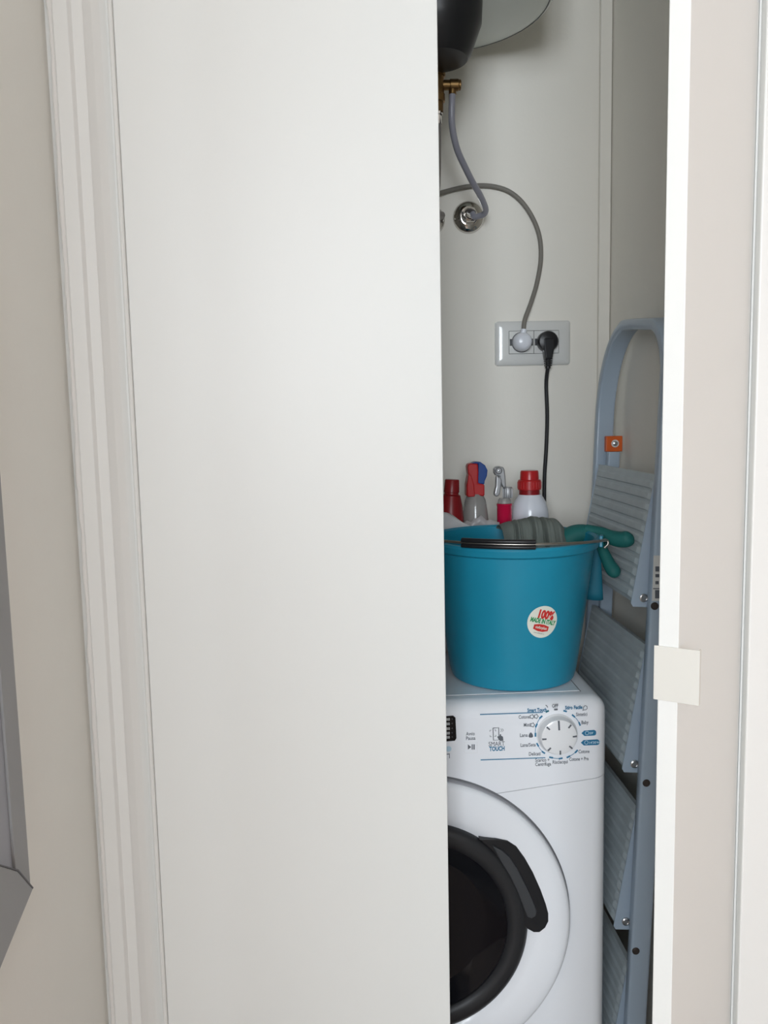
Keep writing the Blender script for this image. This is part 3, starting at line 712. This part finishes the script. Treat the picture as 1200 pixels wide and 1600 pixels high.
# brass safety valve
sv = empty('safety_valve', (.180, 1.502, 1.86), 'brass safety valve under the heater cap with a side outlet', 'valve')
vx, vy = .1755, 1.502
lathe('valve_body', (vx, vy, 1.905), (0, 0, -1), [(.013, 0), (.013, .030), (.0155, .031), (.0155, .046), (.013, .047), (.0125, .075), (.014, .076), (.014, .088), (.011, .089), (.0105, .105), (.001, .105)], 'brass', sv, n=24)
oc = at(705, 133, Y=vy)
lathe('outlet', (vx + .010, vy, oc.z), (1, 0, 0), [(.0085, 0), (.0085, .012), (.0100, .013), (.0100, .0265), (.0088, .028), (.0088, .031), (.0065, .032)], 'brass', sv, n=24)
lathe('outlet_nipple', (at(707, 140, Y=vy).x, vy, oc.z - .007), (0, 0, -1), [(.0065, 0), (.0065, .008), (.0045, .009), (.0045, .014)], 'brass', sv, n=16)
fh = empty('flexible_hose', (.172, 1.502, 1.66), 'dark braided hose under the brass valve at the closed door edge', 'hose')
tube('hose', [(vx - .001, vy, 1.803), (vx - .001, vy, 1.76), (vx - .002, vy, 1.70), (vx - .004, vy + .01, 1.668), (vx - .012, vy + .05, 1.640), (vx + .0, vy + .12, 1.655), (.200, 1.655, 1.6627)], .0072, 'braid', fh, n=12)
lathe('hose_nut', (vx - .001, vy, 1.812), (0, 0, -1), [(.0105, 0), (.0105, .016), (.0085, .018), (.0085, .032)], 'chrome', fh, n=6, autos=20)
# two chrome escutcheons on the wall
def rosette(name, c, r, label):
    e = empty(name, c, label, 'escutcheon', 'wall rosettes below the heater')
    lathe('flange', c, DA, [(r, 0), (r, .003), (r * .97, .006), (r * .86, .0095), (r * .70, .0125), (r * .55, .014), (r * .50, .014)], 'chrome', e, n=56)
    lathe('hex_nut', c, DA, [(r * .50, .013), (r * .50, .024), (r * .46, .026)], 'chrome', e, n=6, autos=20)
    lathe('spigot', c, DA, [(r * .36, .025), (r * .36, .034), (r * .30, .036)], 'chrome', e, n=24)
    return e
rc = at(732, 340, Y=YB); rosette('pipe_rosette', rc, .0315, 'chrome pipe rosette on the closet wall where the grey drain tube ends')
rc2 = at(671, 345, Y=YB); rosette('pipe_rosette', rc2, .0305, 'chrome pipe rosette half hidden by the closed door edge')
# grey drain tube
dt = tube('drain_tube', [at(u, v, Y=y) for u, v, y in ((707, 143, 1.502), (706, 165, 1.503), (706, 190, 1.508), (709.5, 215, 1.518), (716, 238, 1.532), (727, 262, 1.552), (738, 284, 1.575), (749, 303, 1.600), (756, 318, 1.622), (759, 328, 1.638), (756, 334.5, 1.648), (749, 337.5, 1.655), (741, 338.5, 1.660))] + [rc + Vector((.003, -.034, 0))], .0058, 'tube', n=14, sub=6)
tag(dt, 'translucent grey drain tube from the brass valve to the chrome rosette', 'tube')

# ------------------------------------------------------------------ folded step ladder leaning in the gap
la = empty('step_ladder', (.46, 1.44, 0), 'folded blue-grey step ladder leaning between washing machine and closet wall', 'ladder')
YN, YF = 1.281, 1.607                      # middles of the near and far rails
def lx(z): return .4400 + .0405 * z        # left face of the rails at height z
RW = .034
def lp(z, y, dx=0): return Vector((lx(z) + RW / 2 + dx, y, z))
TOPZ = 1.418; rr_ = .075
pts = [lp(z, YN) for z in (.0, .2, .5, .9, 1.2, TOPZ - rr_ * 1.2)]
for i in range(1, 7):
    a = pi / 2 * i / 6; pts.append(lp(TOPZ - rr_ * 1.2 + rr_ * 1.2 * sin(a), YN + rr_ * (1 - cos(a))))
for i in range(0, 9):
    a = pi / 2 * i / 8; pts.append(lp(TOPZ + .012 - .165 * (1 - cos(a)), YF - .135 + .135 * sin(a)))
pts += [lp(z, YF) for z in (1.16, .9, .5, .2, .0)]
tube('front_frame', pts, .01, 'ladder', la, n=20, sub=3, flat=(RW / 2, .0095), side=(1, 0, .04))
# rear support legs, folded behind
pts = [lp(z, YN + .026, .012) for z in (.0, .5, 1.13)]
tube('rear_leg', pts, .01, 'ladder', la, n=16, sub=2, flat=(.012, .008), side=(1, 0, .04))
pts = [lp(z, YF - .026, .012) for z in (.0, .5, 1.20)]
tube('rear_leg', pts, .01, 'ladder', la, n=16, sub=2, flat=(.012, .008), side=(1, 0, .04))
for y in (YN, YF):
    c = lp(.0, y); box('rubber_foot', c.x - .0205, c.x + .0205, y - .0125, y + .0125, 0.0, .03, 'blackp', la, bevel=.003)
# treads: ribbed plates hanging out at their lower edge, triangular side cheeks
def tread(zb, L=.205):
    y0, y1 = YN + .013, YF - .013
    zt = zb + L
    top = Vector((lx(zt) + .006, 0, zt)); bot = Vector((lx(zb) - .024, 0, zb))
    d = (top - bot); n = Vector((-d.z, 0, d.x)).normalized()          # outward, towards the machine
    V = []; Fc = []; prof_ = [(0, -.003)]
    NR = 11
    for k in range(NR):
        t0_ = .03 + .94 * k / NR; w_ = .94 / NR
        prof_ += [(t0_, .0), (t0_ + w_ * .12, .0032), (t0_ + w_ * .62, .0032), (t0_ + w_ * .8, .0)]
    prof_ += [(1, 0), (1.0, -.008), (0, -.008)]
    m_ = len(prof_)
    for y in (y0, y0 + .012, y1 - .012, y1):
        for t, h in prof_:
            hh = h if y0 + .001 < y < y1 - .001 else min(h, 0)
            q = bot + d * t + n * hh; V.append((q.x, y, q.z))
    for j in range(3):
        for i in range(m_): Fc.append((j * m_ + i, j * m_ + (i + 1) % m_, (j + 1) * m_ + (i + 1) % m_, (j + 1) * m_ + i))
    Fc += [tuple(range(m_))[::-1], tuple(range(3 * m_, 4 * m_))]
    tr = pd('tread', V, Fc, 'tread', la)
    for y, s in ((y0 - .0015, -1), (y1, 1)):
        ck = prism('tread_cheek', [(bot.x - .0005, y, bot.z - .002), (top.x - .002, y, top.z), (top.x + .003, y, top.z), (lx(zb) + .010, y, zb + .004), (lx(zb) + .006, y, zb - .010), (bot.x + .003, y, bot.z - .008)], (0, .0015, 0), 'ladder', tr)
    c = Vector((lx(zb) - .004, y0 - .002, zb + .006))
    lathe('pivot_bolt', c, DA, [(.0068, 0), (.0068, .002), (.0050, .003), (.0050, .0012), (.003, .0012), (.001, .0012)], 'bolt', tr, n=20)
    return tr
for zb in (.971, .692, .415, .137): tread(zb)
# rivets on the near rail
for u, v in ((1023, 947), (1010, 1223.5), (993.5, 1486)):
    c = at(u, v, Y=YN - .0096); lathe('rivet', c, DA, [(.0062, -.001), (.0062, .0008), (.0048, .0022), (.001, .0026)], 'rivet', la, n=20)
# orange catch with bolt on the far rail
oa, ob = at(947, 706, Y=YF - .022), at(973, 681, Y=YF - .022)
orr = box('orange_catch', oa.x, ob.x, YF - .022, YF - .0098, oa.z, ob.z, 'orange', la, bevel=.0015); orr['label'] = 'square orange plastic catch'
c = at(961, 693, Y=YF - .022)
lathe('washer', c, DA, [(.0075, -.001), (.0075, .001), (.005, .0012)], 'label', orr, n=24)
lathe('bolt', c, DA, [(.0048, 0), (.0045, .003), (.002, .0042), (.0005, .0043)], 'bolt', orr, n=20)
prism('rear_brace', [at(u, v, Y=YF - .016) for u, v in ((952.5, 706), (969, 706), (968, 722), (951.5, 735))], (0, .004, 0), 'ladder', la)
# paper label and barcode on the near rail
lb = prism('paper_label', [at(u, v, Y=YN - .0100) for u, v in ((1021.2, 868), (1035, 868), (1032, 939), (1018.6, 939))], (0, -.0004, 0), 'label', la)
for (u0_, v0_, u1_, v1_) in ((1024, 885, 1030, 893), (1024, 897, 1030, 902), (1024, 908, 1029, 913), (1020.5, 919, 1031, 920.4), (1023.5, 922, 1031, 935)):
    prism('label_print', [at(u, v, Y=YN - .0104) for u, v in ((u0_, v0_), (u1_, v0_), (u1_, v1_), (u0_, v1_))], (0, -.0003, 0), 'print_grey', lb)
